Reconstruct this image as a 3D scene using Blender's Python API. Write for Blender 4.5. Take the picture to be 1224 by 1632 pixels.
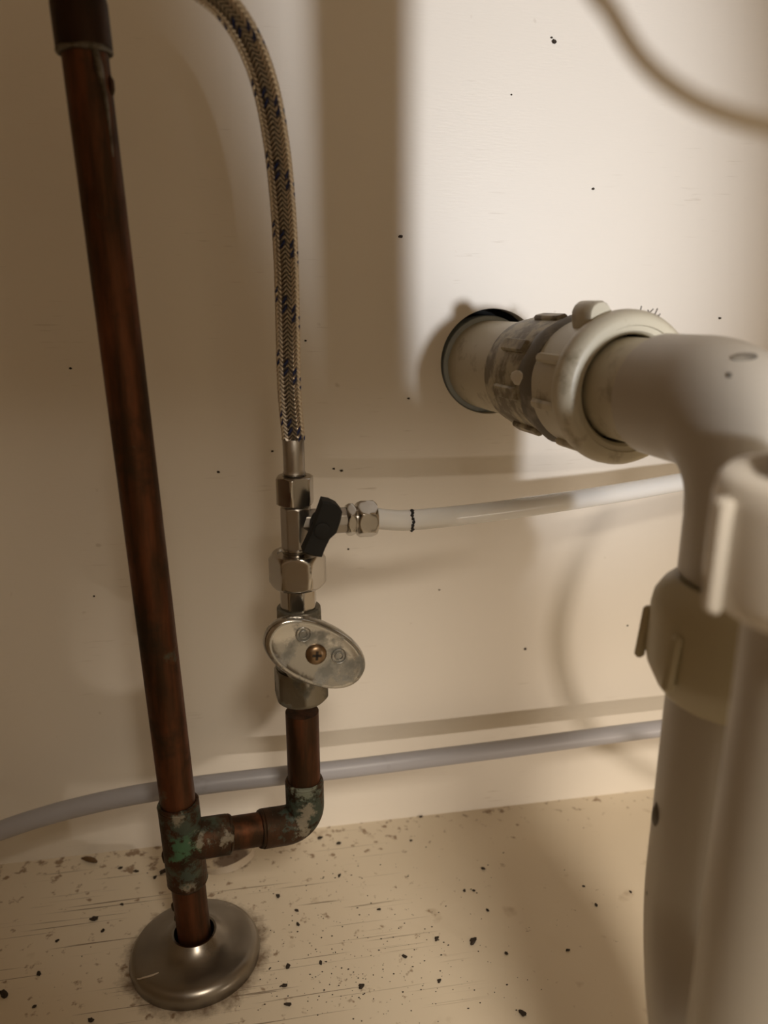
import bpy, math, random
from mathutils import Vector, Matrix, noise as mnoise
random.seed(7)
R = math.radians
scene = bpy.context.scene
for o in list(bpy.data.objects):
    bpy.data.objects.remove(o, do_unlink=True)
COL = scene.collection

# ------------------------------------------------------------------ camera
FPX, PITCH, YAW = 1250.0, R(16), R(10)
CAM = Vector((0.0, -0.405, 0.315))
FW = Vector((math.sin(YAW)*math.cos(PITCH), math.cos(YAW)*math.cos(PITCH), -math.sin(PITCH)))
RT = Vector((math.cos(YAW), -math.sin(YAW), 0))
UP = RT.cross(FW)
cd = bpy.data.cameras.new('camera')
cam = bpy.data.objects.new('camera', cd)
COL.objects.link(cam)
cam.location = CAM
cam.rotation_euler = Matrix((RT, UP, -FW)).transposed().to_euler()
cd.sensor_fit = 'VERTICAL'
cd.sensor_height = 8.0
cd.lens = FPX/1632.0*8.0
cd.clip_start = 0.01
cd.clip_end = 20
cd.dof.use_dof = True
cd.dof.focus_distance = 0.37
cd.dof.aperture_fstop = cd.lens/4.2
scene.camera = cam

# ------------------------------------------------------------------ world, lamp, exposure
wd = bpy.data.worlds.new('kitchen_ambient')
scene.world = wd
wd.use_nodes = True
wb = wd.node_tree.nodes['Background']
wb.inputs[0].default_value = (1.0, 0.75, 0.47, 1)
wb.inputs[1].default_value = 0.42

def added_spot(name, energy, colour, loc, target, size, blend, soft, squash, roll=0):
    ld = bpy.data.lights.new(name, 'SPOT')
    ld.energy = energy; ld.color = colour; ld.shadow_soft_size = soft
    ld.spot_size = R(size); ld.spot_blend = blend
    lo = bpy.data.objects.new(name, ld); COL.objects.link(lo)
    lo.location = loc
    lo.rotation_euler = (Vector(target)-Vector(loc)).to_track_quat('-Z', 'Y').to_matrix().__matmul__(Matrix.Rotation(R(roll), 3, 'Z')).to_euler()
    lo.scale = (squash, 1, 1)
added_spot('added_key_spot', 26.0, (.98, .985, 1.0), (.305, -.90, .32), (.143, 0, .42), 40, 1.0, .022, .46, 18)  # unseen spot added to light the upper wall, cone squeezed to fit
added_spot('added_low_spot', 14.0, (1.0, .86, .71), (.80, -.90, .06), (.140, 0, .045), 22, 1.0, .012, 1.0)  # second unseen spot, added low for the shadow strips above the tubes
rl = bpy.data.lights.new('kitchen_ceiling_light', 'AREA')
rl.shape = 'DISK'; rl.size = .45; rl.energy = 23.0; rl.color = (1.0, .88, .72)
ro = bpy.data.objects.new('kitchen_ceiling_light', rl); COL.objects.link(ro)
ro.location = (.18, -1.50, 1.45)
ro.rotation_euler = (Vector((.10, -.10, .0))-Vector(ro.location)).to_track_quat('-Z', 'Y').to_euler()

vs = scene.view_settings
vs.view_transform = 'Standard'
vs.look = 'None'
vs.exposure = 0.0
vs.gamma = 1.0
vs.use_curve_mapping = False

# ------------------------------------------------------------------ survey helpers (photo measurements to metres)
def _ray(x, y): return FW + RT*((x-612)/FPX) - UP*((y-816)/FPX)
def W(x, y, off=0.0):
    """point `off` metres in front of the back panel"""
    r = _ray(x, y); return CAM + r*((-off-CAM.y)/r.y)
def F(x, y, z=0.0):
    """point at height z above the cabinet floor"""
    r = _ray(x, y); return CAM + r*((z-CAM.z)/r.z)

# ------------------------------------------------------------------ materials
def mat(name):
    m = bpy.data.materials.new(name); m.use_nodes = True
    nt = m.node_tree
    return m, nt, nt.nodes['Principled BSDF']
def N(nt, typ, **kw):
    n = nt.nodes.new(typ)
    for k, v in kw.items():
        if k.startswith('i_'):
            key = k[2:]
            n.inputs[int(key) if key.isdigit() else key].default_value = v
        else: setattr(n, k, v)
    return n
def ln(nt, a, ao, b, bi): nt.links.new(a.outputs[ao], b.inputs[bi])
def pos(nt, scale=(1,1,1), loc=(0,0,0), rot=(0,0,0)):
    g = N(nt, 'ShaderNodeNewGeometry'); mp = N(nt, 'ShaderNodeMapping')
    mp.inputs['Scale'].default_value = scale; mp.inputs['Location'].default_value = loc; mp.inputs['Rotation'].default_value = rot
    ln(nt, g, 'Position', mp, 0); return mp
def noise(nt, vec, scale, detail=3, rough=.55):
    n = N(nt, 'ShaderNodeTexNoise', i_Scale=scale, i_Detail=detail, i_Roughness=rough)
    if vec: ln(nt, vec, 0, n, 'Vector')
    return n
def ramp(nt, src, so, stops):
    r = N(nt, 'ShaderNodeValToRGB')
    e = r.color_ramp.elements
    while len(e) < len(stops): e.new(0.5)
    for el, (p, c) in zip(e, stops):
        el.position = p; el.color = (c, c, c, 1) if isinstance(c, (int, float)) else (*c, 1)
    ln(nt, src, so, r, 0); return r
def mix(nt, fac, a, b, blend='MIX'):
    m = N(nt, 'ShaderNodeMix', data_type='RGBA', blend_type=blend)
    for s, i in ((fac, 0), (a, 6), (b, 7)):
        if isinstance(s, tuple) and len(s) == 2 and not isinstance(s[0], (int, float)): ln(nt, s[0], s[1], m, i)
        elif isinstance(s, (int, float)): m.inputs[i].default_value = s
        else: m.inputs[i].default_value = (*s, 1)
    return m
def math_(nt, op, a, b=None, clamp=False):
    m = N(nt, 'ShaderNodeMath', operation=op, use_clamp=clamp)
    for i, s in enumerate((a, b)):
        if s is None: continue
        if isinstance(s, (int, float)): m.inputs[i].default_value = s
        else: ln(nt, s[0], s[1], m, i)
    return m
def bump(nt, bs, src, so, strength, dist=0.001):
    b = N(nt, 'ShaderNodeBump', i_Strength=strength, i_Distance=dist)
    ln(nt, src, so, b, 'Height'); ln(nt, b, 0, bs, 'Normal'); return b

def blob(nt, centre, radius, soft=1.0):
    """1 near centre, 0 at radius"""
    g = N(nt, 'ShaderNodeNewGeometry')
    d = N(nt, 'ShaderNodeVectorMath', operation='DISTANCE'); ln(nt, g, 'Position', d, 0)
    d.inputs[1].default_value = centre
    q = math_(nt, 'DIVIDE', (d, 'Value'), radius)
    return math_(nt, 'SUBTRACT', 1.0, (q, 0), clamp=True)

PLATE = F(312, 1515, 0.003); PLATE.z = 0.0

def m_wall():
    m, nt, bs = mat('cream_painted_panel')
    p = pos(nt)
    big = noise(nt, p, 6, 3)
    c0 = mix(nt, (ramp(nt, big, 0, [(.3, 0.0), (.7, 1.0)]), 0), (.80, .755, .690), (.77, .725, .660))
    st = noise(nt, pos(nt, (9, 1, 160)), 4.5, 2)       # faint horizontal brush scuffs
    s1 = ramp(nt, st, 0, [(.65, 0.0), (.73, 1.0)])
    gate = ramp(nt, noise(nt, p, 11, 2), 0, [(.5, 0.0), (.62, 1.0)])
    sc = math_(nt, 'MULTIPLY', (s1, 0), (gate, 0)); sc2 = math_(nt, 'MULTIPLY', (sc, 0), 0.5)
    c1 = mix(nt, (sc2, 0), (c0, 2), (.40, .33, .25))
    sp = noise(nt, p, 95, 1)
    s2 = ramp(nt, sp, 0, [(.765, 0.0), (.80, 0.4)])
    c2 = mix(nt, (s2, 0), (c1, 2), (.42, .36, .28))
    ln(nt, c2, 2, bs, 'Base Color')
    bs.inputs['Roughness'].default_value = .42
    bs.inputs['Specular IOR Level'].default_value = .35
    bump(nt, bs, noise(nt, pos(nt, (30, 30, 200)), 6, 3), 0, .10, .0006)
    return m
def m_side():
    m, nt, bs = mat('cream_painted_side')
    n = noise(nt, pos(nt), 8, 3)
    c = mix(nt, (n, 0), (.70, .60, .47), (.66, .55, .42)); ln(nt, c, 2, bs, 'Base Color')
    bs.inputs['Roughness'].default_value = .5
    return m
def m_floor():
    m, nt, bs = mat('dirty_painted_board')
    p = pos(nt)
    c0 = mix(nt, (ramp(nt, noise(nt, p, 7, 3), 0, [(.35, 0.0), (.7, 1.0)]), 0), (.76, .68, .55), (.70, .61, .48))
    # wood cracks running along the board, mostly round the plate
    cr = noise(nt, pos(nt, (4.5, 300, 1), rot=(0, 0, R(-1.0))), 2.2, 2, .5)
    k = ramp(nt, cr, 0, [(.640, 0.0), (.680, 1.0)])
    nearp = blob(nt, (PLATE.x-.01, PLATE.y-.015, 0), .20)
    kk = math_(nt, 'MULTIPLY', (k, 0), (ramp(nt, nearp, 0, [(.25, 0.0), (.6, 1.0)]), 0))
    c1 = mix(nt, (math_(nt, 'MULTIPLY', (kk, 0), .75), 0), (c0, 2), (.12, .08, .05))
    # fine brown dirt, denser round the plate and along the back edge
    g = N(nt, 'ShaderNodeNewGeometry'); sx = N(nt, 'ShaderNodeSeparateXYZ'); ln(nt, g, 'Position', sx, 0)
    edge = N(nt, 'ShaderNodeMapRange'); edge.inputs[1].default_value = -.035; edge.inputs[2].default_value = 0
    edge.inputs[3].default_value = 0; edge.inputs[4].default_value = .11; ln(nt, sx, 1, edge, 0)
    fine = noise(nt, p, 150, 3, .6)
    dens = math_(nt, 'ADD', (math_(nt, 'MULTIPLY', (nearp, 0), .10), 0), (edge, 0))
    ds = math_(nt, 'ADD', (fine, 0), (dens, 0))
    dr = ramp(nt, ds, 0, [(.68, 0.0), (.77, .8)])
    c2 = mix(nt, (dr, 0), (c1, 2), (.22, .13, .07))
    blot = ramp(nt, noise(nt, p, 45, 3), 0, [(.66, 0.0), (.78, .55)])
    c3 = mix(nt, (blot, 0), (c2, 2), (.33, .22, .12))
    # rusty grime ring that has crept out from under the plate
    rg = blob(nt, (PLATE.x, PLATE.y, 0), .060)
    rn = math_(nt, 'ADD', (rg, 0), (math_(nt, 'MULTIPLY', (noise(nt, p, 90, 4, .7), 0), .34), 0))
    rr = ramp(nt, rn, 0, [(.55, 0.0), (.68, .85)])
    c4 = mix(nt, (rr, 0), (c3, 2), (.13, .08, .045))
    # stain at the torn spot behind the tee
    t = F(372, 1368); tb = blob(nt, (t.x, t.y, 0), .022)
    tn = math_(nt, 'ADD', (tb, 0), (math_(nt, 'MULTIPLY', (noise(nt, p, 170, 3, .7), 0), .5), 0))
    tr = ramp(nt, tn, 0, [(.74, 0.0), (.86, .8)])
    c5 = mix(nt, (tr, 0), (c4, 2), (.10, .05, .025))
    ln(nt, c5, 2, bs, 'Base Color')
    bs.inputs['Roughness'].default_value = .55
    bs.inputs['Specular IOR Level'].default_value = .3
    h = math_(nt, 'SUBTRACT', (noise(nt, p, 60, 3), 0), (kk, 0))
    bump(nt, bs, h, 0, .25, .0006)
    return m
def m_copper(name, green, solder=0.0, base=(.150, .056, .025), dark=(.050, .026, .013), spots=()):
    """spots: (centre, radius, colour) patches of verdigris, flux or solder crust that sit on the fitting"""
    m, nt, bs = mat(name)
    p = pos(nt)
    streak = noise(nt, pos(nt, (60, 60, 7)), 2.2, 4, .6)
    c0 = mix(nt, (ramp(nt, streak, 0, [(.40, 0.0), (.66, 1.0)]), 0), dark, base)
    bl = noise(nt, p, 42, 4, .65)
    c1 = mix(nt, (ramp(nt, bl, 0, [(.54, 0.0), (.68, .75)]), 0), (c0, 2), (.036, .028, .017))
    gn = noise(nt, pos(nt, loc=(.31, .2, .1)), 60, 4, .65)
    gf = ramp(nt, gn, 0, [(.70-green, 0.0), (.82-green, .85)])
    col = mix(nt, (gf, 0), (c1, 2), (.040, .070, .046))
    tot = gf
    if solder > 0:
        wn = noise(nt, pos(nt, loc=(.7, .4, .9)), 110, 4, .65)
        wf = ramp(nt, wn, 0, [(.76-solder, 0.0), (.84-solder, .7)])
        col = mix(nt, (wf, 0), (col, 2), (.24, .21, .155))
        tot = math_(nt, 'MAXIMUM', (tot, 0), (wf, 0))
    rag = noise(nt, p, 260, 4, .7)
    for (cen, rd, cl) in spots:
        b_ = math_(nt, 'ADD', (blob(nt, tuple(cen), rd*1.55), 0), (math_(nt, 'MULTIPLY', (rag, 0), 2.0), 0))
        b_ = math_(nt, 'MULTIPLY', (b_, 0), .5)
        f_ = ramp(nt, b_, 0, [(.76, 0.0), (.88, .85)])
        col = mix(nt, (f_, 0), (col, 2), cl)
        tot = math_(nt, 'MAXIMUM', (tot, 0), (f_, 0))
    ln(nt, col, 2, bs, 'Base Color')
    met = math_(nt, 'SUBTRACT', .85, (tot, 0), clamp=True)
    ln(nt, met, 0, bs, 'Metallic')
    rr = ramp(nt, bl, 0, [(.35, .42), (.7, .68)])
    ln(nt, rr, 0, bs, 'Roughness')
    hb_ = math_(nt, 'ADD', (noise(nt, p, 140, 4), 0), (tot, 0))
    bump(nt, bs, hb_, 0, .35, .0008)
    return m
def m_metal(name, base, rough, stain=0.0, staincol=(.16, .15, .12), bumpy=0.0, scale=120):
    m, nt, bs = mat(name)
    p = pos(nt)
    n = noise(nt, p, scale, 4, .6)
    bs.inputs['Metallic'].default_value = 1.0
    if stain > 0:
        f = ramp(nt, n, 0, [(.62-stain, 0.0), (.74-stain, .9)])
        c = mix(nt, (f, 0), base, staincol); ln(nt, c, 2, bs, 'Base Color')
        r = ramp(nt, f, 0, [(0, rough), (1, min(.75, rough+.42))]); ln(nt, r, 0, bs, 'Roughness')
        mt = math_(nt, 'SUBTRACT', 1.0, (math_(nt, 'MULTIPLY', (f, 0), .55), 0)); ln(nt, mt, 0, bs, 'Metallic')
    else:
        bs.inputs['Base Color'].default_value = (*base, 1)
        r = ramp(nt, n, 0, [(.3, rough*.85), (.7, rough*1.25)]); ln(nt, r, 0, bs, 'Roughness')
    if bumpy: bump(nt, bs, noise(nt, p, scale*2.5, 3), 0, bumpy, .0005)
    return m
def m_plastic(name, base, rough=.4, grime=0.0, grimecol=(.16, .13, .09), sss=0.0, scale=55, coat=0.0):
    m, nt, bs = mat(name)
    p = pos(nt)
    n = noise(nt, p, scale, 4, .62)
    c0 = mix(nt, (noise(nt, p, 16, 2), 0), tuple(x*.96 for x in base), base)
    if grime > 0:
        f = ramp(nt, n, 0, [(.66-grime, 0.0), (.80-grime, .85)])
        c0 = mix(nt, (f, 0), (c0, 2), grimecol)
    ln(nt, c0, 2, bs, 'Base Color')
    bs.inputs['Roughness'].default_value = rough
    if sss:
        bs.inputs['Subsurface Weight'].default_value = sss
        bs.inputs['Subsurface Radius'].default_value = (.004, .0035, .003)
        bs.inputs['Subsurface Scale'].default_value = 1.0
    if grime: bump(nt, bs, n, 0, .2, .0006)
    return m
M = dict(
    wall=m_wall(), side=m_side(), floor=m_floor(),
    copper=m_copper('aged_copper', .03), copper_fit=None,
    copper_cap=m_copper('dark_copper_cap', .0, .0, (.045, .022, .012), (.03, .018, .011)),
    solder=m_metal('dull_solder', (.17, .155, .13), .5, .14, (.07, .055, .035), .4),
    nickel=m_metal('nickel_plate', (.46, .435, .40), .20),
    nickel_rough=m_metal('cast_nickel', (.42, .395, .365), .36, 0, bumpy=.12, scale=300),
    chrome=m_metal('worn_chrome', (.47, .465, .45), .12, .13, (.20, .20, .18), .12, 75),
    brass_dull=m_metal('corroded_valve_body', (.24, .225, .19), .45, .12, (.13, .125, .10), .35, 110),
    screw=m_metal('tarnished_brass_screw', (.26, .18, .11), .34, .04, (.12, .08, .04)),
    steel=m_metal('brushed_steel_plate', (.26, .235, .205), .30, 0, bumpy=.03, scale=40),
    bright=m_metal('bare_scratch', (.85, .82, .78), .35),
    braid=m_metal('braided_steel', (.66, .61, .54), .30),
    blue=m_plastic('blue_braid_strand', (.010, .026, .13), .4),
    core=m_plastic('hose_core', (.035, .028, .022), .7),
    black=m_plastic('black_plastic', (.004, .0042, .004), .7),
    ink=m_plastic('black_ink', (.012, .012, .016), .6),
    tube=m_plastic('white_tube', (.78, .79, .80), .22, sss=.25),
    graytube=m_plastic('grey_tube', (.40, .40, .44), .40, .03, (.27, .26, .27)),
    pvc=m_plastic('white_pvc', (.52, .485, .43), .38),
    pvc_white=m_plastic('bright_white_pvc', (.86, .83, .78), .38),
    pvc_old=m_plastic('aged_pvc', (.58, .54, .43), .40, .10, (.30, .26, .18), scale=80),
    pvc_dirty=m_plastic('grimy_pvc', (.47, .43, .32), .46, .24, (.12, .095, .065), scale=90),
    pvc_yellow=m_plastic('yellowed_nut', (.52, .47, .33), .42, .03, (.22, .17, .10)),
    putty=m_plastic('dark_putty', (.15, .135, .115), .6, .10, (.34, .31, .26)),
    putty_white=m_plastic('white_sealant', (.66, .62, .54), .5),
    dirt=m_plastic('dirt_and_slot_shade', (.034, .024, .016), .9),
    husk=m_plastic('brown_husk', (.13, .075, .03), .7),
    flake=m_plastic('paint_flake', (.52, .44, .34), .5, .12, (.16, .10, .06), scale=160),
    void=m_plastic('cavity_shade', (.03, .03, .03), .9),
    rubber=m_plastic('black_rubber_ring', (.02, .024, .028), .45),
    pvc_blue=m_plastic('pale_blue_sleeve', (.42, .48, .52), .4),
)

# ------------------------------------------------------------------ mesh helpers
class MB:
    def __init__(s): s.v = []; s.f = []; s.mi = []
    def add(s, vs, fs, mi=0):
        b = len(s.v); s.v += [Vector(v) for v in vs]
        for f in fs: s.f.append(tuple(b+i for i in f)); s.mi.append(mi)
        return s
    def build(s, name, mats, parent=None, origin=None, sharp=38, smooth=True):
        if not isinstance(mats, (list, tuple)): mats = [mats]
        org = Vector((0, 0, 0))
        if parent is not None: org = Vector(parent['_org'])
        elif origin is not None: org = Vector(origin)
        me = bpy.data.meshes.new(name)
        me.from_pydata([tuple(v-org) for v in s.v], [], s.f)
        for m in mats: me.materials.append(m)
        me.polygons.foreach_set('material_index', s.mi)
        me.validate(); me.update()
        if smooth:
            me.polygons.foreach_set('use_smooth', [True]*len(me.polygons))
            me.set_sharp_from_angle(angle=R(sharp))
        o = bpy.data.objects.new(name, me); COL.objects.link(o)
        o['_org'] = tuple(org)
        if parent is not None: o.parent = parent
        else: o.location = org
        return o
ALL = []
def tag(o, label=None, cat=None, group=None, kind=None):
    if label: o['label'] = label
    if cat: o['category'] = cat
    if group: o['group'] = group
    if kind: o['kind'] = kind
    return o
def thing(name, label, cat, org, group=None):
    o = bpy.data.objects.new(name, None); COL.objects.link(o)
    o.location = org; o['_org'] = tuple(org); o.empty_display_size = .01
    return tag(o, label, cat, group)
def frame(d, hint=(0, 0, 1)):
    d = Vector(d).normalized(); h = Vector(hint)
    if abs(d.dot(h.normalized())) > .95: h = Vector((0, -1, 0))
    a = (h - d*h.dot(d)).normalized(); b = d.cross(a)
    return d, a, b
def lathe(mb, o, d, prof, seg=40, mi=0, rfun=None, hint=(0, 0, 1), cap0=True, cap1=True):
    """prof: (t, r) pairs along axis d from o; rfun(i, theta, t, r) may change the radius"""
    o = Vector(o); d, a, b = frame(d, hint)
    vs, fs = [], []
    for t, r in prof:
        for k in range(seg):
            th = 2*math.pi*k/seg
            rr = rfun(th, t, r) if rfun else r
            vs.append(o + d*t + (a*math.cos(th) + b*math.sin(th))*rr)
    n = len(prof)
    for i in range(n-1):
        for k in range(seg):
            k2 = (k+1) % seg
            fs.append((i*seg+k, i*seg+k2, (i+1)*seg+k2, (i+1)*seg+k))
    if cap0: fs.append(tuple(range(seg-1, -1, -1)))
    if cap1: fs.append(tuple((n-1)*seg+k for k in range(seg)))
    return mb.add(vs, fs, mi)
def hexr(th, af, n=6, rot=0):
    """radius of a regular n-gon with apothem af"""
    w = 2*math.pi/n
    x = (th-rot) % w - w/2
    return af/math.cos(x)
def nut(mb, o, d, t0, t1, af, ch=.0012, n=6, rot=0, seg=72, bore=None, mi=0, hint=(0, -1, 0), ch0=None, ch1=None):
    """chamfered n-sided nut; the chamfer cone cuts the corners"""
    R_c = af/math.cos(math.pi/n)
    ch0 = ch if ch0 is None else ch0; ch1 = ch if ch1 is None else ch1
    prof = []
    for q in (0, .25, .5, .75, 1):
        prof.append((t0+ch0*q, af*.985 + (R_c-af*.985)*q))
    prof.append(((t0+t1)/2, R_c))
    for q in (1, .75, .5, .25, 0):
        prof.append((t1-ch1*q, af*.985 + (R_c-af*.985)*q))
    if bore:
        prof = [(t0+.0008, bore), (t0, bore+.0004)] + prof + [(t1, bore+.0004), (t1-.0008, bore)]
    def rf(th, t, r): return min(r, hexr(th, af, n, rot))
    return lathe(mb, o, d, prof, seg, mi, rf, hint)
def catmull(pts, n=12):
    P = [Vector(p) for p in pts]
    P = [P[0]*2-P[1]] + P + [P[-1]*2-P[-2]]
    out = []
    for i in range(1, len(P)-2):
        for k in range(n):
            t = k/n; a, b, c, d = P[i-1:i+3]
            out.append(.5*((2*b) + (c-a)*t + (2*a-5*b+4*c-d)*t*t + (3*b-a-3*c+d)*t**3))
    out.append(P[-2]); return out
def sweep_frames(pts):
    T = []
    for i in range(len(pts)):
        a = pts[max(0, i-1)]; b = pts[min(len(pts)-1, i+1)]; T.append((b-a).normalized())
    _, a, b = frame(T[0], (0, -1, 0)); A = [a]
    for i in range(1, len(pts)):
        v = A[-1] - T[i]*A[-1].dot(T[i]); A.append(v.normalized())
    return T, A, [t.cross(a) for t, a in zip(T, A)]
def tube(mb, pts, r, seg=24, mi=0, wob=0.0):
    pts = [Vector(p) for p in pts]
    T, A, B = sweep_frames(pts)
    rs = r if isinstance(r, (list, tuple)) else [r]*len(pts)
    vs, fs = [], []
    for i, p in enumerate(pts):
        for k in range(seg):
            th = 2*math.pi*k/seg
            q = (A[i]*math.cos(th)+B[i]*math.sin(th))
            rr = rs[i]
            if wob: rr *= 1 + wob*mnoise.noise((p+q*rs[i])*180)
            vs.append(p + q*rr)
    n = len(pts)
    for i in range(n-1):
        for k in range(seg):
            k2 = (k+1) % seg
            fs.append((i*seg+k, i*seg+k2, (i+1)*seg+k2, (i+1)*seg+k))
    fs.append(tuple(range(seg-1, -1, -1))); fs.append(tuple((n-1)*seg+k for k in range(seg)))
    return mb.add(vs, fs, mi)
def arc(c, a, b, R0, a0, a1, n=14):
    """points on a circle about c in the plane of unit vectors a, b"""
    return [c + a*(R0*math.cos(a0+(a1-a0)*i/n)) + b*(R0*math.sin(a0+(a1-a0)*i/n)) for i in range(n+1)]
def box(mb, c, ax, ay, az, sx, sy, sz, mi=0, bev=0.0):
    c = Vector(c); ax, ay, az = (Vector(q).normalized() for q in (ax, ay, az))
    def ring(z, ins):
        hx, hy = sx/2-ins, sy/2-ins
        pts = []
        for (qx, qy) in ((1, 1), (-1, 1), (-1, -1), (1, -1)):
            cx, cy = qx*(hx-bev), qy*(hy-bev)
            if bev:
                s = math.atan2(qy, qx)-math.pi/4
                for k in range(3):
                    an = s + k*math.pi/4
                    pts.append((cx+bev*math.cos(an), cy+bev*math.sin(an), z))
            else: pts.append((qx*hx, qy*hy, z))
        return pts
    rings = [ring(-sz/2, bev*.7)] + ([ring(-sz/2+bev, 0), ring(sz/2-bev, 0)] if bev else []) + [ring(sz/2, bev*.7)]
    n = len(rings[0]); vs = [c+ax*p[0]+ay*p[1]+az*p[2] for r_ in rings for p in r_]; fs = []
    for i in range(len(rings)-1):
        for k in range(n):
            k2 = (k+1) % n; fs.append((i*n+k, i*n+k2, (i+1)*n+k2, (i+1)*n+k))
    fs.append(tuple(range(n-1, -1, -1))); fs.append(tuple((len(rings)-1)*n+k for k in range(n)))
    return mb.add(vs, fs, mi)

X, Yv, Z = Vector((1, 0, 0)), Vector((0, 1, 0)), Vector((0, 0, 1))
OUT = Vector((0, -1, 0))

# ------------------------------------------------------------------ the cabinet
HOLE = W(783, 577); HR = .0275
x0, x1, z0, z1 = -.36, .60, -.018, .62
def make_wall():
    mb = MB(); seg = 64; T = .012
    s = .06
    ci, sq = [], []
    for k in range(seg):
        th = 2*math.pi*k/seg; c, s_ = math.cos(th), math.sin(th)
        ci.append(Vector((HOLE.x+HR*c, 0, HOLE.z+HR*s_)))
        q = s/max(abs(c), abs(s_)); sq.append(Vector((HOLE.x+q*c, 0, HOLE.z+q*s_)))
    back = [p+Yv*T for p in ci]
    fs = []
    for k in range(seg):
        k2 = (k+1) % seg
        fs.append((k, k2, seg+k2, seg+k)); fs.append((2*seg+k, 2*seg+k2, k2, k))
    mb.add(ci+sq+back, fs)
    a, b, c, d = HOLE.x-s, HOLE.x+s, HOLE.z-s, HOLE.z+s
    for (p, q, r_, t) in ((x0, a, z0, z1), (b, x1, z0, z1), (a, b, z0, c), (a, b, d, z1)):
        mb.add([(p, 0, r_), (q, 0, r_), (q, 0, t), (p, 0, t)], [(0, 1, 2, 3)])
    # rear face and rim so that the panel has thickness
    mb.add([(x0, T, z0), (x1, T, z0), (x1, T, z1), (x0, T, z1), (x0, 0, z0), (x1, 0, z0), (x1, 0, z1), (x0, 0, z1)],
           [(4, 0, 1, 5), (5, 1, 2, 6), (6, 2, 3, 7), (7, 3, 0, 4)])
    return mb.build('wall_back', M['wall'], smooth=False)
tag(make_wall(), 'cream painted cabinet back panel with a round drain hole', kind='structure')
mb = MB(); box(mb, (.12, .034, .30), X, Yv, Z, .96, .02, .64)  # near-black panel stands in for the shade inside the cavity
tag(mb.build('wall_cavity_shade', M['void'], smooth=False), 'panel coloured dark for the cavity shade behind the drain hole', kind='structure')
mb = MB(); box(mb, (.12, -.28, -.009), X, Yv, Z, .96, .56, .018)
tag(mb.build('floor', M['floor'], smooth=False), 'cream painted cabinet floor board with dirt and cracks', kind='structure')
mb = MB(); box(mb, (x0-.009, -.274, .301), X, Yv, Z, .018, .572, .638)
tag(mb.build('wall_left', M['side'], smooth=False), 'cream cabinet side panel', kind='structure')
mb = MB(); box(mb, (x1+.009, -.274, .301), X, Yv, Z, .018, .572, .638)
tag(mb.build('wall_right', M['side'], smooth=False), 'cream cabinet side panel', kind='structure')
mb = MB(); box(mb, (.12, -.274, .629), X, Yv, Z, .996, .572, .018)
tag(mb.build('ceiling', M['side'], smooth=False), 'underside of the counter over the cabinet', kind='structure')

mb = MB(); box(mb, (-.155, -.574, .301), X, Yv, Z, .41, .018, .600, bev=.002)  # unseen door added behind the camera to shade the left side
tag(mb.build('added_shade_door', M['side'], smooth=False), 'unseen cream cabinet door added behind the viewer to shade the left side', kind='structure')

# ------------------------------------------------------------------ escutcheon plate
def make_plate():
    mb = MB(); c = PLATE
    prof = [(0.0, .0308), (.0022, .0311), (.0050, .0306), (.0072, .0292), (.0084, .0268), (.0092, .022), (.0104, .017),
            (.0122, .0136), (.0142, .0116), (.0152, .0106), (.0150, .0096), (.0120, .0093), (.006, .0093)]
    t = thing('floor_flange', 'round brushed steel flange plate around the copper pipe on the floor', 'flange', c)
    lathe(mb, c, Z, prof, 72, cap0=False, cap1=False)
    mb.build('dome', M['steel'], t, sharp=50)
    s = MB()
    pts = []
    for i in range(9):
        q = i/8; an = R(213+14*q); rr = .0302-.0075*q
        zz = .0073 if rr > .029 else .0073+(.0302-rr)*.28
        pts.append(c + Vector((rr*math.cos(an), rr*math.sin(an), zz+.0002)))
    tube(s, pts, [.0001+.00035*math.sin(math.pi*(.08+.84*i/8)) for i in range(9)], 8)
    o = s.build('scratch', M['bright'], t); o['label'] = 'pale curved scratch'
make_plate()

# ------------------------------------------------------------------ copper riser with tee, branch, elbow and stub
RP = .00795
P0 = PLATE + Vector((.0005, .0005, -.004))
VOFF = .070
VX, VY = .0194, -VOFF                            # axis of the valve stub
TOPC = Vector((P0.x-.0135, P0.y-.002, .4120))
RD = (TOPC-P0).normalized()
def at_z(z): return P0 + RD*((z-P0.z)/RD.z)
TEEZ = .0665
TEE = at_z(TEEZ)
ELB = Vector((VX, VY, W(487, 1310, VOFF).z))
BD = (ELB-TEE); BL = BD.length; BD.normalize()
GRN, WHT, DKG = (.045, .120, .060), (.23, .20, .15), (.030, .050, .036)
def on(px, py, y): return W(px, py, -y)           # a spot on a pipe front at depth y
ty, ey = TEE.y-.0085, ELB.y-.0085
M['copper_fit'] = m_copper('verdigris_copper', .13, .05, (.085, .040, .022), (.045, .030, .018), spots=(
    (on(300, 1322, ty), .016, DKG), (on(292, 1350, ty), .0095, GRN), (on(286, 1362, ty), .006, GRN), (on(322, 1318, ty), .0045, WHT), (on(322, 1340, ty), .006, WHT), (on(285, 1305, ty), .004, WHT),
    (on(360, 1336, (ty+ey)/2), .006, WHT), (on(340, 1300, (ty+ey)/2), .008, DKG), (on(300, 1412, ty), .0045, WHT), (on(300, 1395, ty), .008, DKG),
    (on(497, 1290, ey), .020, DKG), (on(487, 1258, ey), .009, (.17, .185, .14)), (on(470, 1262, ey), .005, (.17, .185, .14)), (on(490, 1290, ey), .006, WHT), (on(484, 1325, ey), .005, WHT), (on(482, 1310, ey), .005, WHT)))
riser = thing('copper_riser', 'tall brown capped copper pipe with soldered tee and elbow branch', 'pipe', P0)
m = MB(); tube(m, [at_z(-.004), at_z(.02), at_z(.05)], RP, 32); m.build('lower_pipe', M['copper'], riser)
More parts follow.
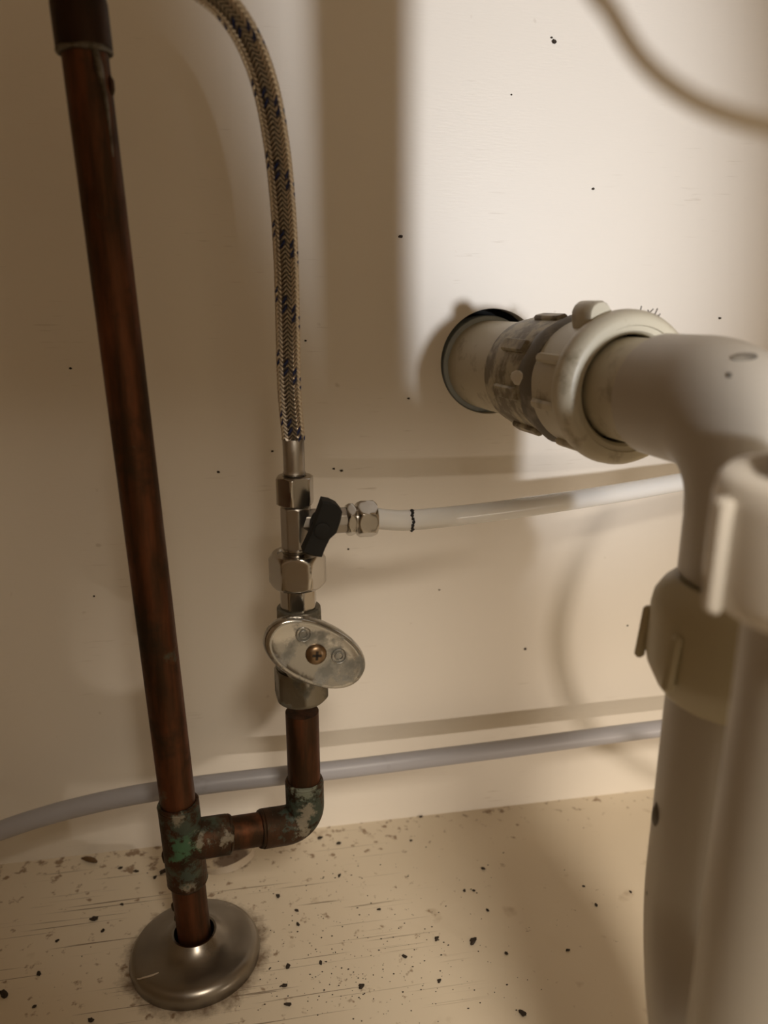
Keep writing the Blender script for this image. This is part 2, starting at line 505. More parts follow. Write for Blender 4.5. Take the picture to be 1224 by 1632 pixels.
m = MB(); tube(m, [at_z(TEEZ+.008 + i*.0199) for i in range(17)] + [at_z(.3990)], RP, 36); m.build('riser_pipe', M['copper'], riser)
RF = .0094
def fit_prof(a, b, r=RF):
    return [(a, RP*.98), (a, r-.0004), (a+.0005, r), (b-.0005, r), (b, r-.0004), (b, RP*.98)]
m = MB(); lathe(m, TEE, RD, fit_prof(-.0215, .0205), 40)
lathe(m, TEE, BD, [(0, RF), (.0205, RF), (.021, RF-.0004), (.021, RP*.98)], 40)
tee = m.build('tee_fitting', M['copper_fit'], riser)
tee['label'] = 'tee fitting with green verdigris'
m = MB(); tube(m, [TEE+BD*(.018+(BL-.036)*i/6) for i in range(7)], RP, 32); m.build('branch_pipe', M['copper'], riser)
# elbow: socket, quarter bend, socket
m = MB(); rb = .0105
cc = ELB - BD*rb + Z*rb
pts = [ELB-BD*.0225, ELB-BD*.0220, ELB-BD*(rb+.0005)] + arc(cc, -Z, BD, rb, 0, math.pi/2, 12) + [ELB+Z*(rb+.0005), ELB+Z*.0230, ELB+Z*.0235]
tube(m, pts, [RF-.0005, RF]+[RF]*(len(pts)-4)+[RF, RF-.0005], 36); elb = m.build('elbow_fitting', M['copper_fit'], riser)
elb['label'] = 'elbow fitting crusted green'
ZV0 = .1115                                       # where the stub enters the valve nut
m = MB(); tube(m, [ELB+Z*(.02+i*.0105) for i in range(5)], RP, 32); m.build('stub_pipe', M['copper'], riser)
# end cap with rounded top
CAPL = .0235
m = MB(); cz = at_z(.3940)
lathe(m, cz, RD, [(0, RP), (0, .0091), (.0006, .0096), (.0140, .0096), (.0162, .0092), (.0176, .0081), (.0183, .0062), (.0186, .003)], 40)
m.build('end_cap', M['copper_cap'], riser)
# solder: lumpy rings and runs
def ring(o, d, rad, r, seg=44, mi=0, seed=0, lum=.45, mb=None):
    d, a, b = frame(d)
    pts = [o + (a*math.cos(2*math.pi*k/seg)+b*math.sin(2*math.pi*k/seg))*rad for k in range(seg)]
    vs, fs = [], []; sg = 8
    for k, p in enumerate(pts):
        u = (p-o).normalized(); rr = r*(1+lum*mnoise.noise(Vector((math.cos(2*math.pi*k/seg)*2.5+seed, math.sin(2*math.pi*k/seg)*2.5, seed))))
        for j in range(sg):
            th = 2*math.pi*j/sg; vs.append(p + u*(rr*math.cos(th)) + d*(rr*math.sin(th)))
    for k in range(seg):
        for j in range(sg):
            k2, j2 = (k+1) % seg, (j+1) % sg
            fs.append((k*sg+j, k2*sg+j, k2*sg+j2, k*sg+j2))
    mb.add(vs, fs, mi)
def blobm(mb, c, rx, ry, rz, ax=X, ay=Yv, az=Z, seed=0, mi=0, lum=.25):
    vs, fs = [], []; nu, nv = 10, 6
    for j in range(nv+1):
        ph = math.pi*j/nv
        for i in range(nu):
            th = 2*math.pi*i/nu
            q = Vector((math.sin(ph)*math.cos(th), math.sin(ph)*math.sin(th), math.cos(ph)))
            s = 1+lum*mnoise.noise(q*1.7+Vector((seed*3.1, seed*1.7, seed)))
            vs.append(Vector(c)+ax*(q.x*rx*s)+ay*(q.y*ry*s)+az*(q.z*rz*s))
    for j in range(nv):
        for i in range(nu):
            i2 = (i+1) % nu; fs.append((j*nu+i, (j+1)*nu+i, (j+1)*nu+i2, j*nu+i2))
    mb.add(vs, fs, mi)
for (o_, d_, r_, s_, mt, nm) in ((at_z(.3937), RD, RP+.0006, 1, 'solder', 'solder_joint'), (at_z(TEEZ+.0208), RD, RP+.0004, 2, 'copper_fit', 'solder_joint'),
                             (at_z(TEEZ-.0218), RD, RP+.0004, 3, 'copper_fit', 'solder_joint'), (TEE+BD*.0213, BD, RP+.0003, 4, 'copper_fit', 'solder_joint'),
                             (ELB-BD*.0228, BD, RP+.0002, 5, 'copper_fit', 'solder_joint'), (ELB+Z*.0238, Z, RP+.0003, 6, 'copper_fit', 'solder_joint')):
    m = MB(); ring(o_, d_, r_, .0011, seed=s_, mb=m); m.build(nm, M[mt], riser)
m = MB()
fr = (OUT*.85 + X*.5).normalized()
pp = [at_z(.3935)+fr*(RP+.0004), at_z(.3895)+fr*(RP+.0005)+X*.0006, at_z(.3835)+(fr+X*.25).normalized()*(RP+.0003), at_z(.3745)+(fr+X*.45).normalized()*(RP), at_z(.3595)+(fr+X*.5).normalized()*(RP-.0002)]
tube(m, catmull(pp, 6), [.0011, .0012, .0012, .0013, .0013, .0013, .0014, .0014, .0013, .0012, .0011, .001, .001, .001, .0009, .0009, .0008, .0008, .0007, .0007, .0006, .0006, .0005, .0005, .0003], 10, wob=.3)
m.build('solder_run', M['solder'], riser)
for i, (q, rr) in enumerate(((at_z(.3830)+X*(RP-.0002)+OUT*.002, .0020), (at_z(TEEZ-.007)-X*(RF-.0006), .0024), (at_z(TEEZ-.036)-X*(RP-.0002), .0019), (at_z(TEEZ-.043)-X*(RP-.0004), .0014))):
    m = MB(); blobm(m, q, rr*.7, rr*.7, rr*1.5, seed=i+2); m.build('solder_drip', M['copper_fit'], riser)

# ------------------------------------------------------------------ shut-off valve
VA = Vector((VX, VY, 0))
valve = thing('shutoff_valve', 'corroded shut-off valve with oval chrome handle on the copper stub', 'valve', VA+Z*ZV0)
def vz(y): return W(475, y, VOFF).z              # height on the valve axis from the photo row
AX = lambda z: Vector((VX, VY, z))
m = MB(); nut(m, AX(0), Z, vz(1112), vz(1062), .0115, .0022, 6, R(8), mi=0); m.build('compression_nut', M['brass_dull'], valve)
m = MB(); lathe(m, AX(0), Z, [(vz(1066), .0095), (vz(1060), .0112), (vz(1045), .0128), (vz(1028), .0132), (vz(1008), .0125), (vz(995), .0105), (vz(988), .0092)], 40)
lathe(m, AX(vz(1036)), OUT, [(0, .0095), (.012, .0090), (.0155, .0082), (.0155, .006), (.022, .0055), (.022, .002)], 32)
m.build('valve_body', M['brass_dull'], valve)
m = MB(); nut(m, AX(0), Z, vz(992), vz(967), .0100, .0016, 8, R(20), bore=.0075); m.build('outlet_collar', M['brass_dull'], valve)
# handle: oval dished cap, long axis sloping down to the right
HC = W(504, 1043, VOFF+.025)
hn = (OUT + X*.10 + Z*.10).normalized()
_, hz, hxx = frame(hn, (0, 0, 1)); hxx = -hxx if hxx.x < 0 else hxx
ang = R(-31)
ha = hxx*math.cos(ang)+hz*math.sin(ang); hb = hn.cross(ha)
def oval(mb, levels, seg=64, close=True):
    vs, fs = [], []
    for (sa, sb, h) in levels:
        for k in range(seg):
            th = 2*math.pi*k/seg; c, s = math.cos(th), math.sin(th)
            c2 = math.copysign(abs(c)**.92, c); s2 = math.copysign(abs(s)**.92, s)
            vs.append(HC + ha*(sa*c2) + hb*(sb*s2) + hn*h)
    n = len(levels)
    for i in range(n-1):
        for k in range(seg):
            k2 = (k+1) % seg; fs.append((i*seg+k, i*seg+k2, (i+1)*seg+k2, (i+1)*seg+k))
    fs.append(tuple(range(seg-1, -1, -1))); fs.append(tuple((n-1)*seg+k for k in range(seg)))
    mb.add(vs, fs)
LA, LB = .0242, .0138
m = MB(); oval(m, [(LA*.55, LB*.8, -.0075), (LA*.86, LB*.92, -.0070), (LA*.97, LB*.99, -.0055), (LA, LB, -.0032), (LA*.992, LB*.985, -.0012), (LA*.965, LB*.945, .0002), (LA*.93, LB*.90, .0008),
             (LA*.86, LB*.82, .0005), (LA*.70, LB*.66, -.0002), (LA*.45, LB*.42, -.0004), (LA*.2, LB*.2, -.0004)])
handle = m.build('handle', M['chrome'], valve, sharp=60); handle['label'] = 'oval chrome handle with worn spots'
m = MB(); sc = HC + hn*-.0004
lathe(m, sc, hn, [(-.001, .0044), (.0006, .0046), (.0014, .0041), (.0021, .0030), (.0023, .0018), (.0023, .0004)], 32)
for q in (0, 90): 
    u = ha*math.cos(R(q+25))+hb*math.sin(R(q+25)); w = hn.cross(u)
    box(m, sc+hn*.0022, u, w, hn, .0040, .0011, .0006, mi=1)  # dark raised bars stand in for the shaded cross recess
m.build('handle_screw', [M['screw'], M['dirt']], handle)
for (ex, ey) in ((484, 1012), (541, 1047)):
    ec = W(ex, ey, VOFF+.025); ec = ec - hn*((ec-HC).dot(hn)) + hn*.0001
    m = MB(); ring(ec, hn, .0031, .00028, 32, seed=3, lum=.2, mb=m); ring(ec, hn, .0017, .00022, 24, seed=5, lum=.6, mb=m)
    m.build('embossed_mark', M['chrome'], handle)

# ------------------------------------------------------------------ tee stop with black lever
tv = thing('tee_stop_valve', 'nickel tee valve with small black lever above the oval-handled valve', 'valve', AX(vz(966)))
m = MB(); nut(m, AX(0), Z, vz(968), vz(933), .0079, .0006, 8, R(12), bore=.006); m.build('spigot', M['nickel'], tv)
m = MB(); nut(m, AX(0), Z, vz(932), vz(880), .0112, .0030, 6, R(24), bore=.0085, ch0=.0018, ch1=.0026); m.build('coupling_nut', M['nickel'], tv)
m = MB(); lathe(m, AX(0), Z, [(vz(884), .0060), (vz(878), .0066), (vz(876), .0066), (vz(875), .0060), (vz(871), .0060)], 40); m.build('neck_ring', M['nickel'], tv)
m = MB(); nut(m, AX(0), Z, vz(872), vz(806), .0064, .0010, 8, R(8)); m.build('body', M['nickel_rough'], tv)
OZ = vz(832); OA = AX(OZ); OD = Vector((1, .04, -.015)).normalized()
def tx(px): # distance along the outlet from a photo column
    return (W(px, 832, VOFF) - OA).x
m = MB(); nut(m, OA, OD, .002, tx(553), .0056, .0008, 8, R(10), hint=(0, -1, 0)); m.build('outlet_arm', M['nickel_rough'], tv)
m = MB(); nut(m, OA, OD, tx(552), tx(566), .0066, .0012, 6, R(30)); m.build('hex_flange', M['nickel'], tv)
m = MB(); lathe(m, OA, OD, [(tx(564), .0058), (tx(570), .0058)], 32); m.build('thread', M['nickel'], tv)
m = MB(); nut(m, OA, OD, tx(569), tx(600), .0074, .0016, 6, R(30), bore=.0050); m.build('tube_nut', M['nickel'], tv)
# lever
lv = [(514, 799), (526, 801), (538, 807), (546, 817), (543, 832), (537, 850), (526, 860), (519, 874), (513, 889), (498, 887), (482, 881), (489, 866), (497, 848), (505, 825)]
f_ = [W(x, y, VOFF+.0175) for x, y in lv]
cen = sum(f_, Vector())/len(f_)
m = MB(); vs = [p+Yv*.0085 for p in f_] + [p+Yv*.0008 for p in f_] + [cen+(p-cen)*.93 for p in f_]
n = len(f_); fs = []
for i in range(2):
    for k in range(n): k2 = (k+1) % n; fs.append((i*n+k, i*n+k2, (i+1)*n+k2, (i+1)*n+k))
fs.append(tuple(range(n-1, -1, -1))); fs.append(tuple(2*n+k for k in range(n)))
m.add(vs, fs)
pc = W(514, 846, VOFF+.0175)
lathe(m, pc, OUT, [(0, .0036), (.0006, .0035), (.0008, .003), (.0008, .001)], 28)
lathe(m, pc+Yv*.016, OUT, [(0, .0045), (.010, .0045)], 24)
lever = m.build('lever', M['black'], tv, sharp=30); lever['label'] = 'black plastic quarter-turn lever'

# ------------------------------------------------------------------ braided supply hose
hose = thing('braided_hose', 'braided steel supply hose with blue flecks rising from the tee valve', 'hose', AX(vz(803)))
m = MB(); nut(m, AX(0), Z, vz(803), vz(758), .0075, .0008, 6, R(-14), bore=.0048); m.build('swivel_nut', M['nickel'], hose)
m = MB(); lathe(m, AX(0), Z, [(vz(762), .0040), (vz(757), .0046), (vz(753), .0050), (vz(749), .0046), (vz(745), .0047), (vz(700), .0047), (vz(699), .0045)], 36); m.build('crimp_sleeve', M['nickel_rough'], hose)
HRAD = .00455
hp = [AX(vz(701)), AX(vz(690)), W(461, 620, .070), W(458.5, 520, .071), W(456, 420, .072), W(451, 330, .074), W(442, 240, .077), W(426, 150, .081), W(403, 80, .085), W(372, 25, .090), W(335, -12, .094), W(285, -40, .098), W(225, -52, .100)]
path = catmull(hp, 26)
m = MB(); tube(m, path[::4]+[path[-1]], HRAD*.955, 28); m.build('hose_core', M['core'], hose)
# braid: slanted raised strand crossings in herringbone columns
def braid():
    mb = MB()
    L = [0]
    for i in range(1, len(path)): L.append(L[-1]+(path[i]-path[i-1]).length)
    T, A, B = sweep_frames(path)
    ncol, pitch = 14, .00180
    nrow = int(L[-1]/pitch)
    j = 0
    def at_len(s):
        nonlocal j
        while j < len(L)-2 and L[j+1] < s: j += 1
        while j > 0 and L[j] > s: j -= 1
        t = (s-L[j])/max(1e-9, L[j+1]-L[j])
        return path[j].lerp(path[j+1], t), A[j].lerp(A[j+1], t), B[j].lerp(B[j+1], t), T[j]
    for r_ in range(nrow):
        for c in range(ncol):
            sl = 1 if c % 2 == 0 else -1
            s0 = (r_+.5)*pitch
            w = math.pi/ncol*.93; hh = pitch*.40; sk = pitch*.62*sl
            bl = c % 2 == 0 and ((r_ + c) % 14) in (0, 2)
            vs = []
            for (u, v, rr) in ((-1, -1, 0), (-1, 1, 0), (1, 1, 0), (1, -1, 0), (-.62, 0, 1), (.62, 0, 1)):
                s = min(max(0, s0 + v*hh + u*sk), L[-1])
                p, a, b, t = at_len(s)
                th = 2*math.pi*(c+.5)/ncol + u*w + .35
                R0 = HRAD*(.945 if rr == 0 else 1.11)
                vs.append(p+(a*math.cos(th)+b*math.sin(th))*R0)
            mb.add(vs, [(0, 4, 1), (1, 4, 5, 2), (2, 5, 3), (3, 5, 4, 0)], 1 if bl else 0)
    o = mb.build('braid', [M['braid'], M['blue']], hose, sharp=70); o['kind'] = 'stuff'
    return o
braid()

# ------------------------------------------------------------------ tubes
wt = thing('white_water_tube', 'white plastic water tube running right from the tee valve', 'tube', W(600, 831, .069))
tp = [OA+OD*(tx(600)-.008), OA+OD*(tx(600)-.001), W(640, 829.5, .0672), W(700, 825, .064), W(780, 816, .058), W(860, 805, .052), W(940, 793, .046), W(1020, 780, .040), W(1100, 766, .035), W(1200, 752, .030), W(1330, 742, .025), W(1480, 740, .020)]
wp = catmull(tp, 8)
m = MB(); tube(m, wp, .0048, 28); m.build('tube', M['tube'], wt)
m = MB(); mk = W(655, 828, .0665)
for i in range(9):
    a = R(-70+i*18); d0 = Vector((1, .04, .02)).normalized()
    q = mk + (OUT*math.cos(a)+Z*math.sin(a))*.00483 + d0*(.0003*math.sin(i*1.9))
    blobm(m, q, .0008, .0008, .0008, seed=i, lum=.5)
m.build('pen_mark', M['ink'], wt)
gp = [W(-150, 1372, .030), W(-60, 1347, .030), W(0, 1324, .030), W(60, 1304, .030), W(130, 1285, .031), W(220, 1266, .032), W(330, 1250, .033), W(450, 1236, .033), W(560, 1224, .031), W(680, 1209, .030), W(800, 1194, .029), W(920, 1178, .028), W(1060, 1160, .027), W(1200, 1143, .026), W(1400, 1120, .026)]
m = MB(); tube(m, catmull(gp, 8), .0050, 24)
tag(m.build('grey_water_tube', M['graytube'], origin=W(600, 1220, .03)), 'grey plastic tube sagging across the wall behind the copper pipes', 'tube')

# ------------------------------------------------------------------ drain stub in the wall
DA0 = Vector((HOLE.x, .004, HOLE.z-.0005)); DAX = (Vector((.1480, -.120, .2766))-Vector((HOLE.x+.0008, 0, HOLE.z-.0018))).normalized()
def dof(o): return o/(-DAX.y)                     # distance along the drain axis at wall offset o
DO = Vector((HOLE.x+.0008, 0, HOLE.z-.0018))
drain = thing('drain_stub', 'aged white drain pipe with grimy ribbed collar coming out of the wall hole', 'pipe', DO)
m = MB(); lathe(m, DO, DAX, [(-.020, .0231), (dof(.048), .0231)], 56); m.build('wall_pipe', M['pvc_old'], drain)
m = MB(); lathe(m, DO, DAX, [(-.016, .0233), (-.016, .0256), (-.0065, .0256), (-.006, .0252), (-.006, .0233)], 56); m.build('sleeve', M['pvc_blue'], drain)
m = MB(); lathe(m, DO, DAX, [(dof(.041), .0237), (dof(.042), .0252), (dof(.046), .0256), (dof(.049), .0262), (dof(.078), .0266), (dof(.080), .0262), (dof(.081), .0245)], 56); m.build('collar', M['pvc_dirty'], drain)
_, da, db = frame(DAX, (0, 0, 1))
def rad(o, th, r): return DO + DAX*dof(o) + (da*math.cos(th)+db*math.sin(th))*r
for th in range(0, 360, 45):
    th = R(th+12); u = (da*math.cos(th)+db*math.sin(th)); w = DAX.cross(u)
    m = MB(); box(m, rad(.066, th, .0267), DAX, w, u, .020, .0058, .0030, bev=.0008); m.build('rib', M['pvc_dirty'], drain)
m = MB()
lathe(m, DO, DAX, [(dof(.0760), .0245), (dof(.0775), .0264), (dof(.0805), .0272), (dof(.084), .0280), (dof(.0870), .0275), (dof(.0895), .0268), (dof(.0905), .024)], 72,
      rfun=lambda th, t, r: r*(1+.04*mnoise.noise(Vector((math.cos(th)*3, math.sin(th)*3, t*120)))))
m.build('putty_band', M['putty'], drain)
m = MB(); 
for i, a in enumerate((86,)):
    th = R(a); u = (da*math.cos(th)+db*math.sin(th)); w = DAX.cross(u)
    blobm(m, rad(.078-.002*i, th, .0272), .006-.002*i, .0032, .0016, DAX, w, u, seed=i+1)
m.build('sealant_smear', M['putty_white'], drain)

# ------------------------------------------------------------------ P-trap: slip nuts, elbow, J-bend
BX, BY = .1580, -.190
trap = thing('p_trap', 'white plastic P-trap with winged slip nuts in front of the wall drain', 'drain trap', Vector((BX, BY, .045)))
def lugs(parent, mkpos, name, matr, angles, axis, size):
    for a in angles:
        p, u, w = mkpos(R(a)); m = MB(); box(m, p, axis, w, u, *size, bev=.0011); m.build(name, matr, parent)
# nut 1 on the wall drain
m = MB(); lathe(m, DO, DAX, [(dof(.088), .0205), (dof(.088), .0262), (dof(.0895), .0268), (dof(.1060), .0272), (dof(.1085), .0278), (dof(.1105), .0298), (dof(.1135), .0305), (dof(.1165), .0303),
                             (dof(.1190), .0293), (dof(.1203), .0280), (dof(.1208), .0268), (dof(.1208), .0246), (dof(.1200), .0243), (dof(.1198), .0224), (dof(.1185), .0212), (dof(.110), .0208)], 64, cap0=False, cap1=False)
n1 = m.build('slip_nut', M['pvc_old'], trap)
def mk1(th):
    u = (da*math.cos(th)+db*math.sin(th)); return rad(.1010, th, .0278), u, DAX.cross(u)
lugs(n1, mk1, 'lug', M['pvc_old'], [66, 105, 150, 195, 240, 285, 325], DAX, (.019, .0040, .0030))
# the tall wing tab on top
th = R(20); u = (da*math.cos(th)+db*math.sin(th)); w = DAX.cross(u)
m = MB(); 
vs = []; prof = [(-.0060, -.002), (-.0052, .0030), (-.0042, .0058), (-.0025, .0076), (0, .0082), (.0025, .0076), (.0042, .0058), (.0052, .0030), (.0060, -.002)]
for tt in (.098, .0992, .1105, .1117):
    ins = .92 if tt in (.098, .1117) else 1
    for (a_, h_) in prof: vs.append(rad(tt, th, .0272) + w*(a_*ins) + u*(h_*ins))
n = len(prof); fs = [tuple(range(n)), tuple(3*n+k for k in range(n-1, -1, -1))]
for i in range(3):
    for k in range(n-1): fs.append((i*n+k, (i+1)*n+k, (i+1)*n+k+1, i*n+k+1))
m.add(vs, fs); m.build('wing_tab', M['pvc_old'], n1)
m = MB()
for i in range(16):
    a = R(-27+random.uniform(-9, 7)); p = rad(.108+random.uniform(-.006, .006), a, .0296); u = (da*math.cos(a)+db*math.sin(a))
    e = p + u*random.uniform(.001, .0035) + Vector((random.uniform(-1, 1), random.uniform(-1, 1), random.uniform(-.3, 1)))*.0018
    tube(m, [p, (p+e)/2+Vector((random.uniform(-1, 1), 0, random.uniform(-1, 1)))*.0005, e], .00022, 5)
o = m.build('dust_fluff', M['dirt'], n1); o['kind'] = 'stuff'
# arm and elbow
ra, re = .0200, .0222
end = DO + DAX*dof(-BY); LB_ = (end-DO).length
m = MB(); lathe(m, DO, DAX, [(dof(.10), ra), (dof(.150), ra)], 48); m.build('trap_arm', M['pvc_old'], trap)
RB = .030
ec = end - DAX*RB - Z*RB
pts = [DO+DAX*dof(.1385), DO+DAX*dof(.1390), DO+DAX*dof(.1430)] + arc(ec, Z, DAX, RB, 0, math.pi/2, 18) + [end-Z*(RB+.004), end-Z*(RB+.022), end-Z*(RB+.0235)]
rr = [re-.0012, re, re] + [re+.0003]*19 + [re, re, re-.001]
m = MB(); tube(m, pts, rr, 48); m.build('elbow', M['pvc'], trap)
from mathutils.bvhtree import BVHTree
bv = BVHTree.FromPolygons([tuple(v) for v in m.v], m.f)
for (x, y, a_, b_) in ((1186, 569, .0042, .0013), (1162, 598, .0009, .0008)):
    hit, nr, _, _ = bv.ray_cast(CAM, _ray(x, y).normalized())
    if hit:
        _, u_, w_ = frame(nr, RT); q = MB(); blobm(q, hit, a_, b_*1.6, .0003, u_, w_, nr, seed=3); q.build('dirt_smudge', M['putty'], trap)
# back leg nut
ZB1, ZB0 = .2200, .1860
m = MB(); lathe(m, (BX, BY, 0), Z, [(ZB1+.003, .019), (ZB1+.003, .0225), (ZB1, .0258), (ZB1-.004, .0283), (ZB1-.008, .0290), (ZB0+.010, .0293), (ZB0+.006, .0285), (ZB0-.001, .0250), (ZB0-.004, .0225), (ZB0-.004, .019)], 56)
n2 = m.build('slip_nut', M['pvc_yellow'], trap)
def mkb(th):
    u = Vector((math.cos(th), math.sin(th), 0)); return Vector((BX, BY, .2005))+u*.0302, u, Z.cross(u)
lugs(n2, mkb, 'lug', M['pvc_yellow'], [197, 250, 305, 0, 52, 105, 150], Z+Vector((.10, 0, 0)), (.019, .0036, .0034))
# J-bend: back leg, U, front leg
AXX, AY = .1310, -.262
Bv, Av = Vector((BX, BY, 0)), Vector((AXX, AY, 0))
ud = (Av-Bv); ul = ud.length; ud.normalize(); rj = .0212
zc = .108
mid = (Av+Bv)/2 + Z*zc
pts = [Bv+Z*.197, Bv+Z*.170, Bv+Z*.140, Bv+Z*(zc+.004)] + arc(mid, -ud, -Z, ul/2, 0, math.pi, 28) + [Av+Z*(zc+.004), Av+Z*.14, Av+Z*.18, Av+Z*.215, Av+Z*.248]
m = MB(); tube(m, pts, rj, 44); m.build('j_bend', M['pvc'], trap)
for i, (q, s) in enumerate(((Bv+Z*.134-RT*(rj-.0006), .0032), (Bv+Z*.100-RT*(rj-.0008), .0016))):
    m = MB(); blobm(m, q, s*.6, s*.8, s*1.5, seed=i+11); m.build('dirt_lump', M['putty'], trap)
# front leg nut
ZA1, ZA0 = .2760, .2470
m = MB(); lathe(m, (AXX, AY, 0), Z, [(ZA0-.001, .0205), (ZA0-.001, .0285), (ZA0+.001, .0302), (ZA0+.004, .0308), (ZA1-.006, .0308), (ZA1-.002, .0300), (ZA1, .0280), (ZA1+.0005, .0245), (ZA1-.002, .0222), (ZA1-.006, .0205)], 64)
n3 = m.build('slip_nut', M['pvc_white'], trap)
def mka(th):
    u = Vector((math.cos(th), math.sin(th), 0)); return Vector((AXX, AY, .2590))+u*.0318, u, Z.cross(u)
lugs(n3, mka, 'lug', M['pvc_white'], [175, 265, 330, 40, 110], Z, (.026, .0046, .0036))
# tailpiece dropping from the sink into the trap
tz = [(.2485, .0172), (.60, .0172), (.619, .0172)]
m = MB(); lathe(m, (AXX, AY, 0), Z, tz, 44)
tag(m.build('sink_tailpiece', M['pvc'], origin=(AXX, AY, .2485)), 'white tailpiece pipe dropping from the sink into the nearest trap nut', 'pipe')

# ------------------------------------------------------------------ unseen tubing added to cast curved shadows on the wall
hp1 = [Vector(p) for p in ((.560, -.29, .611), (.525, -.29, .40), (.480, -.288, .275), (.450, -.288, .234), (.434, -.288, .212), (.412, -.288, .180), (.389, -.288, .143), (.379, -.288, .117), (.3766, -.288, .0955),
                           (.381, -.288, .075), (.389, -.287, .058), (.404, -.284, .040), (.44, -.27, .014), (.50, -.24, .0038), (.55, -.20, .0036))]
m = MB(); tube(m, catmull(hp1, 8), .0036, 16)
tag(m.build('low_shadow_tube', M['graytube'], origin=hp1[-1]), 'unseen thin grey tube added right of the trap to cast a curved wall shadow', 'tube')
hp2 = [Vector(p) for p in ((.165, -.18, .611), (.178, -.18, .49), (.1947, -.18, .434), (.2075, -.18, .418), (.2206, -.18, .4034), (.2365, -.18, .3929), (.2554, -.18, .3855), (.280, -.18, .3805), (.302, -.18, .380),
                           (.34, -.18, .392), (.39, -.18, .43), (.42, -.18, .50), (.43, -.18, .611))]
m = MB(); tube(m, catmull(hp2, 8), .0042, 16)
tag(m.build('high_shadow_tube', M['graytube'], origin=hp2[0]), 'unseen thin grey tube added above the trap to cast an upper wall shadow', 'tube')

# ------------------------------------------------------------------ torn paint, husk, crumbs
m = MB(); t0 = F(388, 1378)
pts = [F(330, 1392), F(350, 1391), F(372, 1386), F(390, 1376), F(402, 1364), F(404, 1354)]
cp = catmull(pts, 5); vs, fs = [], []
for i, p in enumerate(cp):
    q = i/(len(cp)-1); hgt = .0005+.0022*math.sin(math.pi*q)
    n_ = Vector((-.45, .9, 0))
    vs += [p+Z*.0001, p+Z*hgt+n_*.0009, p+Z*(hgt+.0004)+n_*.0011, p+n_*-.0014+Z*.0001]
for i in range(len(cp)-1):
    for k in range(4):
        k2 = (k+1) % 4; fs.append((i*4+k, i*4+k2, (i+1)*4+k2, (i+1)*4+k))
fs += [(0, 1, 2, 3), tuple((len(cp)-1)*4+k for k in (3, 2, 1, 0))]
m.add(vs, fs)
tag(m.build('paint_curl', M['flake'], origin=t0), 'curled strip of torn paint on the floor behind the copper tee', 'paint flake')
hk = F(143, 1373); m = MB()
tube(m, [hk+Vector((-.0048, .002, .0012)), hk+Vector((-.0025, .0012, .0015)), hk+Vector((0, 0, .0016)), hk+Vector((.0028, -.0014, .0015)), hk+Vector((.0045, -.0024, .0011))], [.0004, .0012, .0015, .0013, .0005], 10)
tag(m.build('insect_husk', M['husk'], origin=hk), 'small brown insect husk at the wall corner left of the copper riser', 'husk')
def chunk(seed, s):
    mb = MB(); blobm(mb, Vector((0, 0, s*.42)), s, s*.72, s*.45, seed=seed, lum=.75)
    me = mb.build('tmp', M['dirt'], sharp=25)
    d = me.data; bpy.data.objects.remove(me); return d
CH = [chunk(i+1, 1.0) for i in range(5)]
named = {
    (754, 1501): ('largest black crumb on the floor right of the steel flange', 2.3),
    (833, 1616): ('black crumb at the lower edge of the floor near the trap', 2.0),
    (7, 1586): ('elongated black crumb at the far left of the floor', 2.4),
    (150, 1466): ('dark oval crumb left of the steel flange', 2.0),
    (260, 1390): ('black sliver of dirt touching the foot of the copper riser', 2.2),
    (696, 1497): ('small round black crumb beside the largest crumb', 1.4),
}
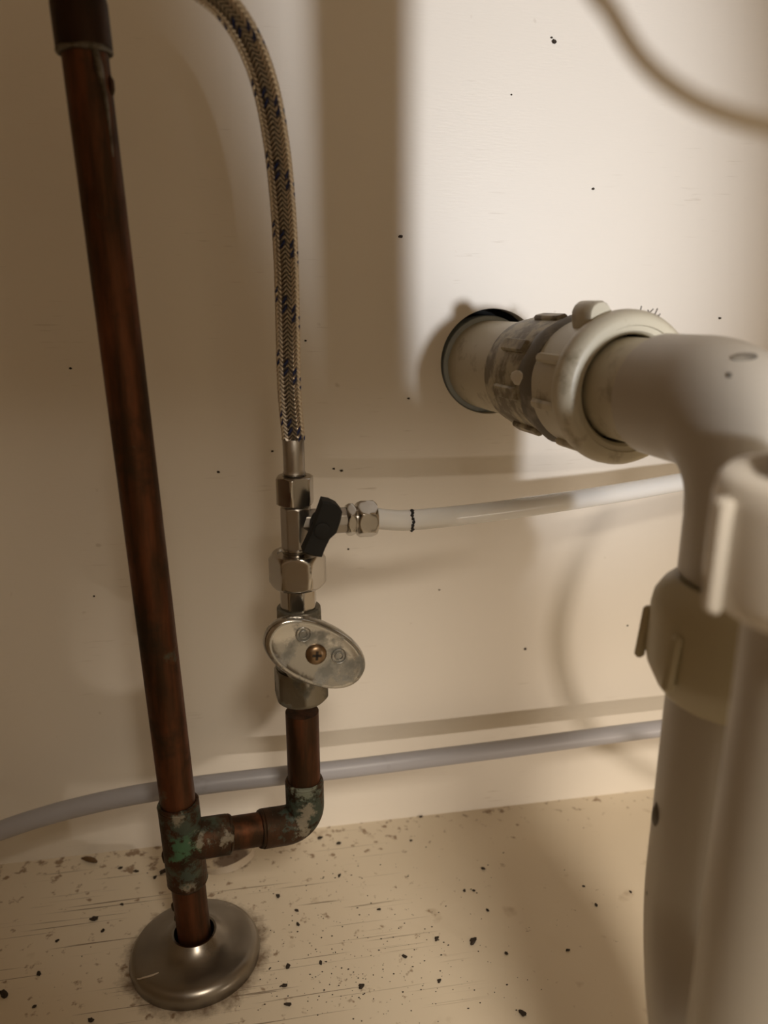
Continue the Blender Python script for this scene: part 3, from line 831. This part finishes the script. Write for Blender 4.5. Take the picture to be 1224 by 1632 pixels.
rest = [(576, 1573, 1.9), (459, 1602, 2.0), (645, 1525, 1.5), (807, 1520, 1.3), (905, 1515, 1.4), (950, 1443, 1.2), (604, 1450, 1.4), (459, 1541, 2.0), (453, 1572, 1.6), (511, 1535, 1.4), (473, 1452, 1.5), (475, 1474, 1.4), (443, 1429, 1.7), (777, 1451, 1.2), (755, 1420, 1.1), (700, 1564, 1.3), (62, 1553, 1.8), (164, 1484, 1.4), (192, 1384, 1.6), (217, 1389, 1.5), (247, 1399, 1.4), (91, 1500, 1.3), (194, 1442, 1.3), (145, 1627, 1.8), (55, 1605, 1.2), (541, 1396, 1.5), (655, 1340, 1.2), (671, 1302, 1.3), (510, 1336, 1.9), (540, 1345, 1.9), (770, 1385, 1.3), (740, 1420, 1.2), (930, 1413, 1.0), (1005, 1422, 1.0)]
def crumb(x, y, s, label, i, group=None):
    o = bpy.data.objects.new('dirt_crumb', CH[i % 5]); COL.objects.link(o)
    o.location = F(x, y); k = s*.00066
    o.scale = (k*random.uniform(1, 1.35), k*random.uniform(.85, 1.2), k*random.uniform(.7, 1))
    o.rotation_euler = (0, 0, random.uniform(0, 6.28))
    tag(o, label, 'crumb', group)
for i, ((x, y), (lab, s)) in enumerate(named.items()): crumb(x, y, s*1.45, lab, i)
for i, (x, y, s) in enumerate(rest): crumb(x, y, s*1.15, 'tiny dark crumb of dirt among the scatter on the cream cabinet floor', i, 'dirt crumbs scattered on the cabinet floor')
m = MB(); cnt = 0
while cnt < 420:
    x = random.gauss(540, 150); y = random.triangular(1310, 1640, 1560)
    if not (10 < x < 1060): continue
    p = F(x, y)
    if p.y > -.003 or (p-PLATE).length < .034: continue
    s = random.choice((.00012, .00016, .00022, .00032))
    blobm(m, p+Z*s*.35, s*random.uniform(.8, 1.7), s, s*.5, seed=cnt, lum=.5); cnt += 1
tag(m.build('dirt_specks', M['dirt']), 'fine dirt specks scattered over the cabinet floor', 'dirt', kind='stuff')
m = MB()
for i, (x, y, s) in enumerate(((883, 66, 1.1), (879, 60, .6), (638, 377, 1.0), (945, 301, .8), (651, 635, .7), (112, 587, .7), (348, 752, .8), (815, 151, .5), (487, 543, .6), (532, 747, .7), (544, 750, .8), (150, 950, .6), (555, 875, .6), (1000, 997, .6), (434, 719, .7), (700, 940, .5), (837, 1034, .9), (1147, 507, .8))):
    p = W(x, y); k = s*.0008
    blobm(m, p+OUT*k*.3, k*1.3, k*.6, k*.9, seed=i+40, lum=.6)
tag(m.build('wall_specks', M['dirt']), 'tiny dark specks stuck on the cream back panel', 'dirt', kind='stuff')

for o in bpy.data.objects:
    if '_org' in o: del o['_org']
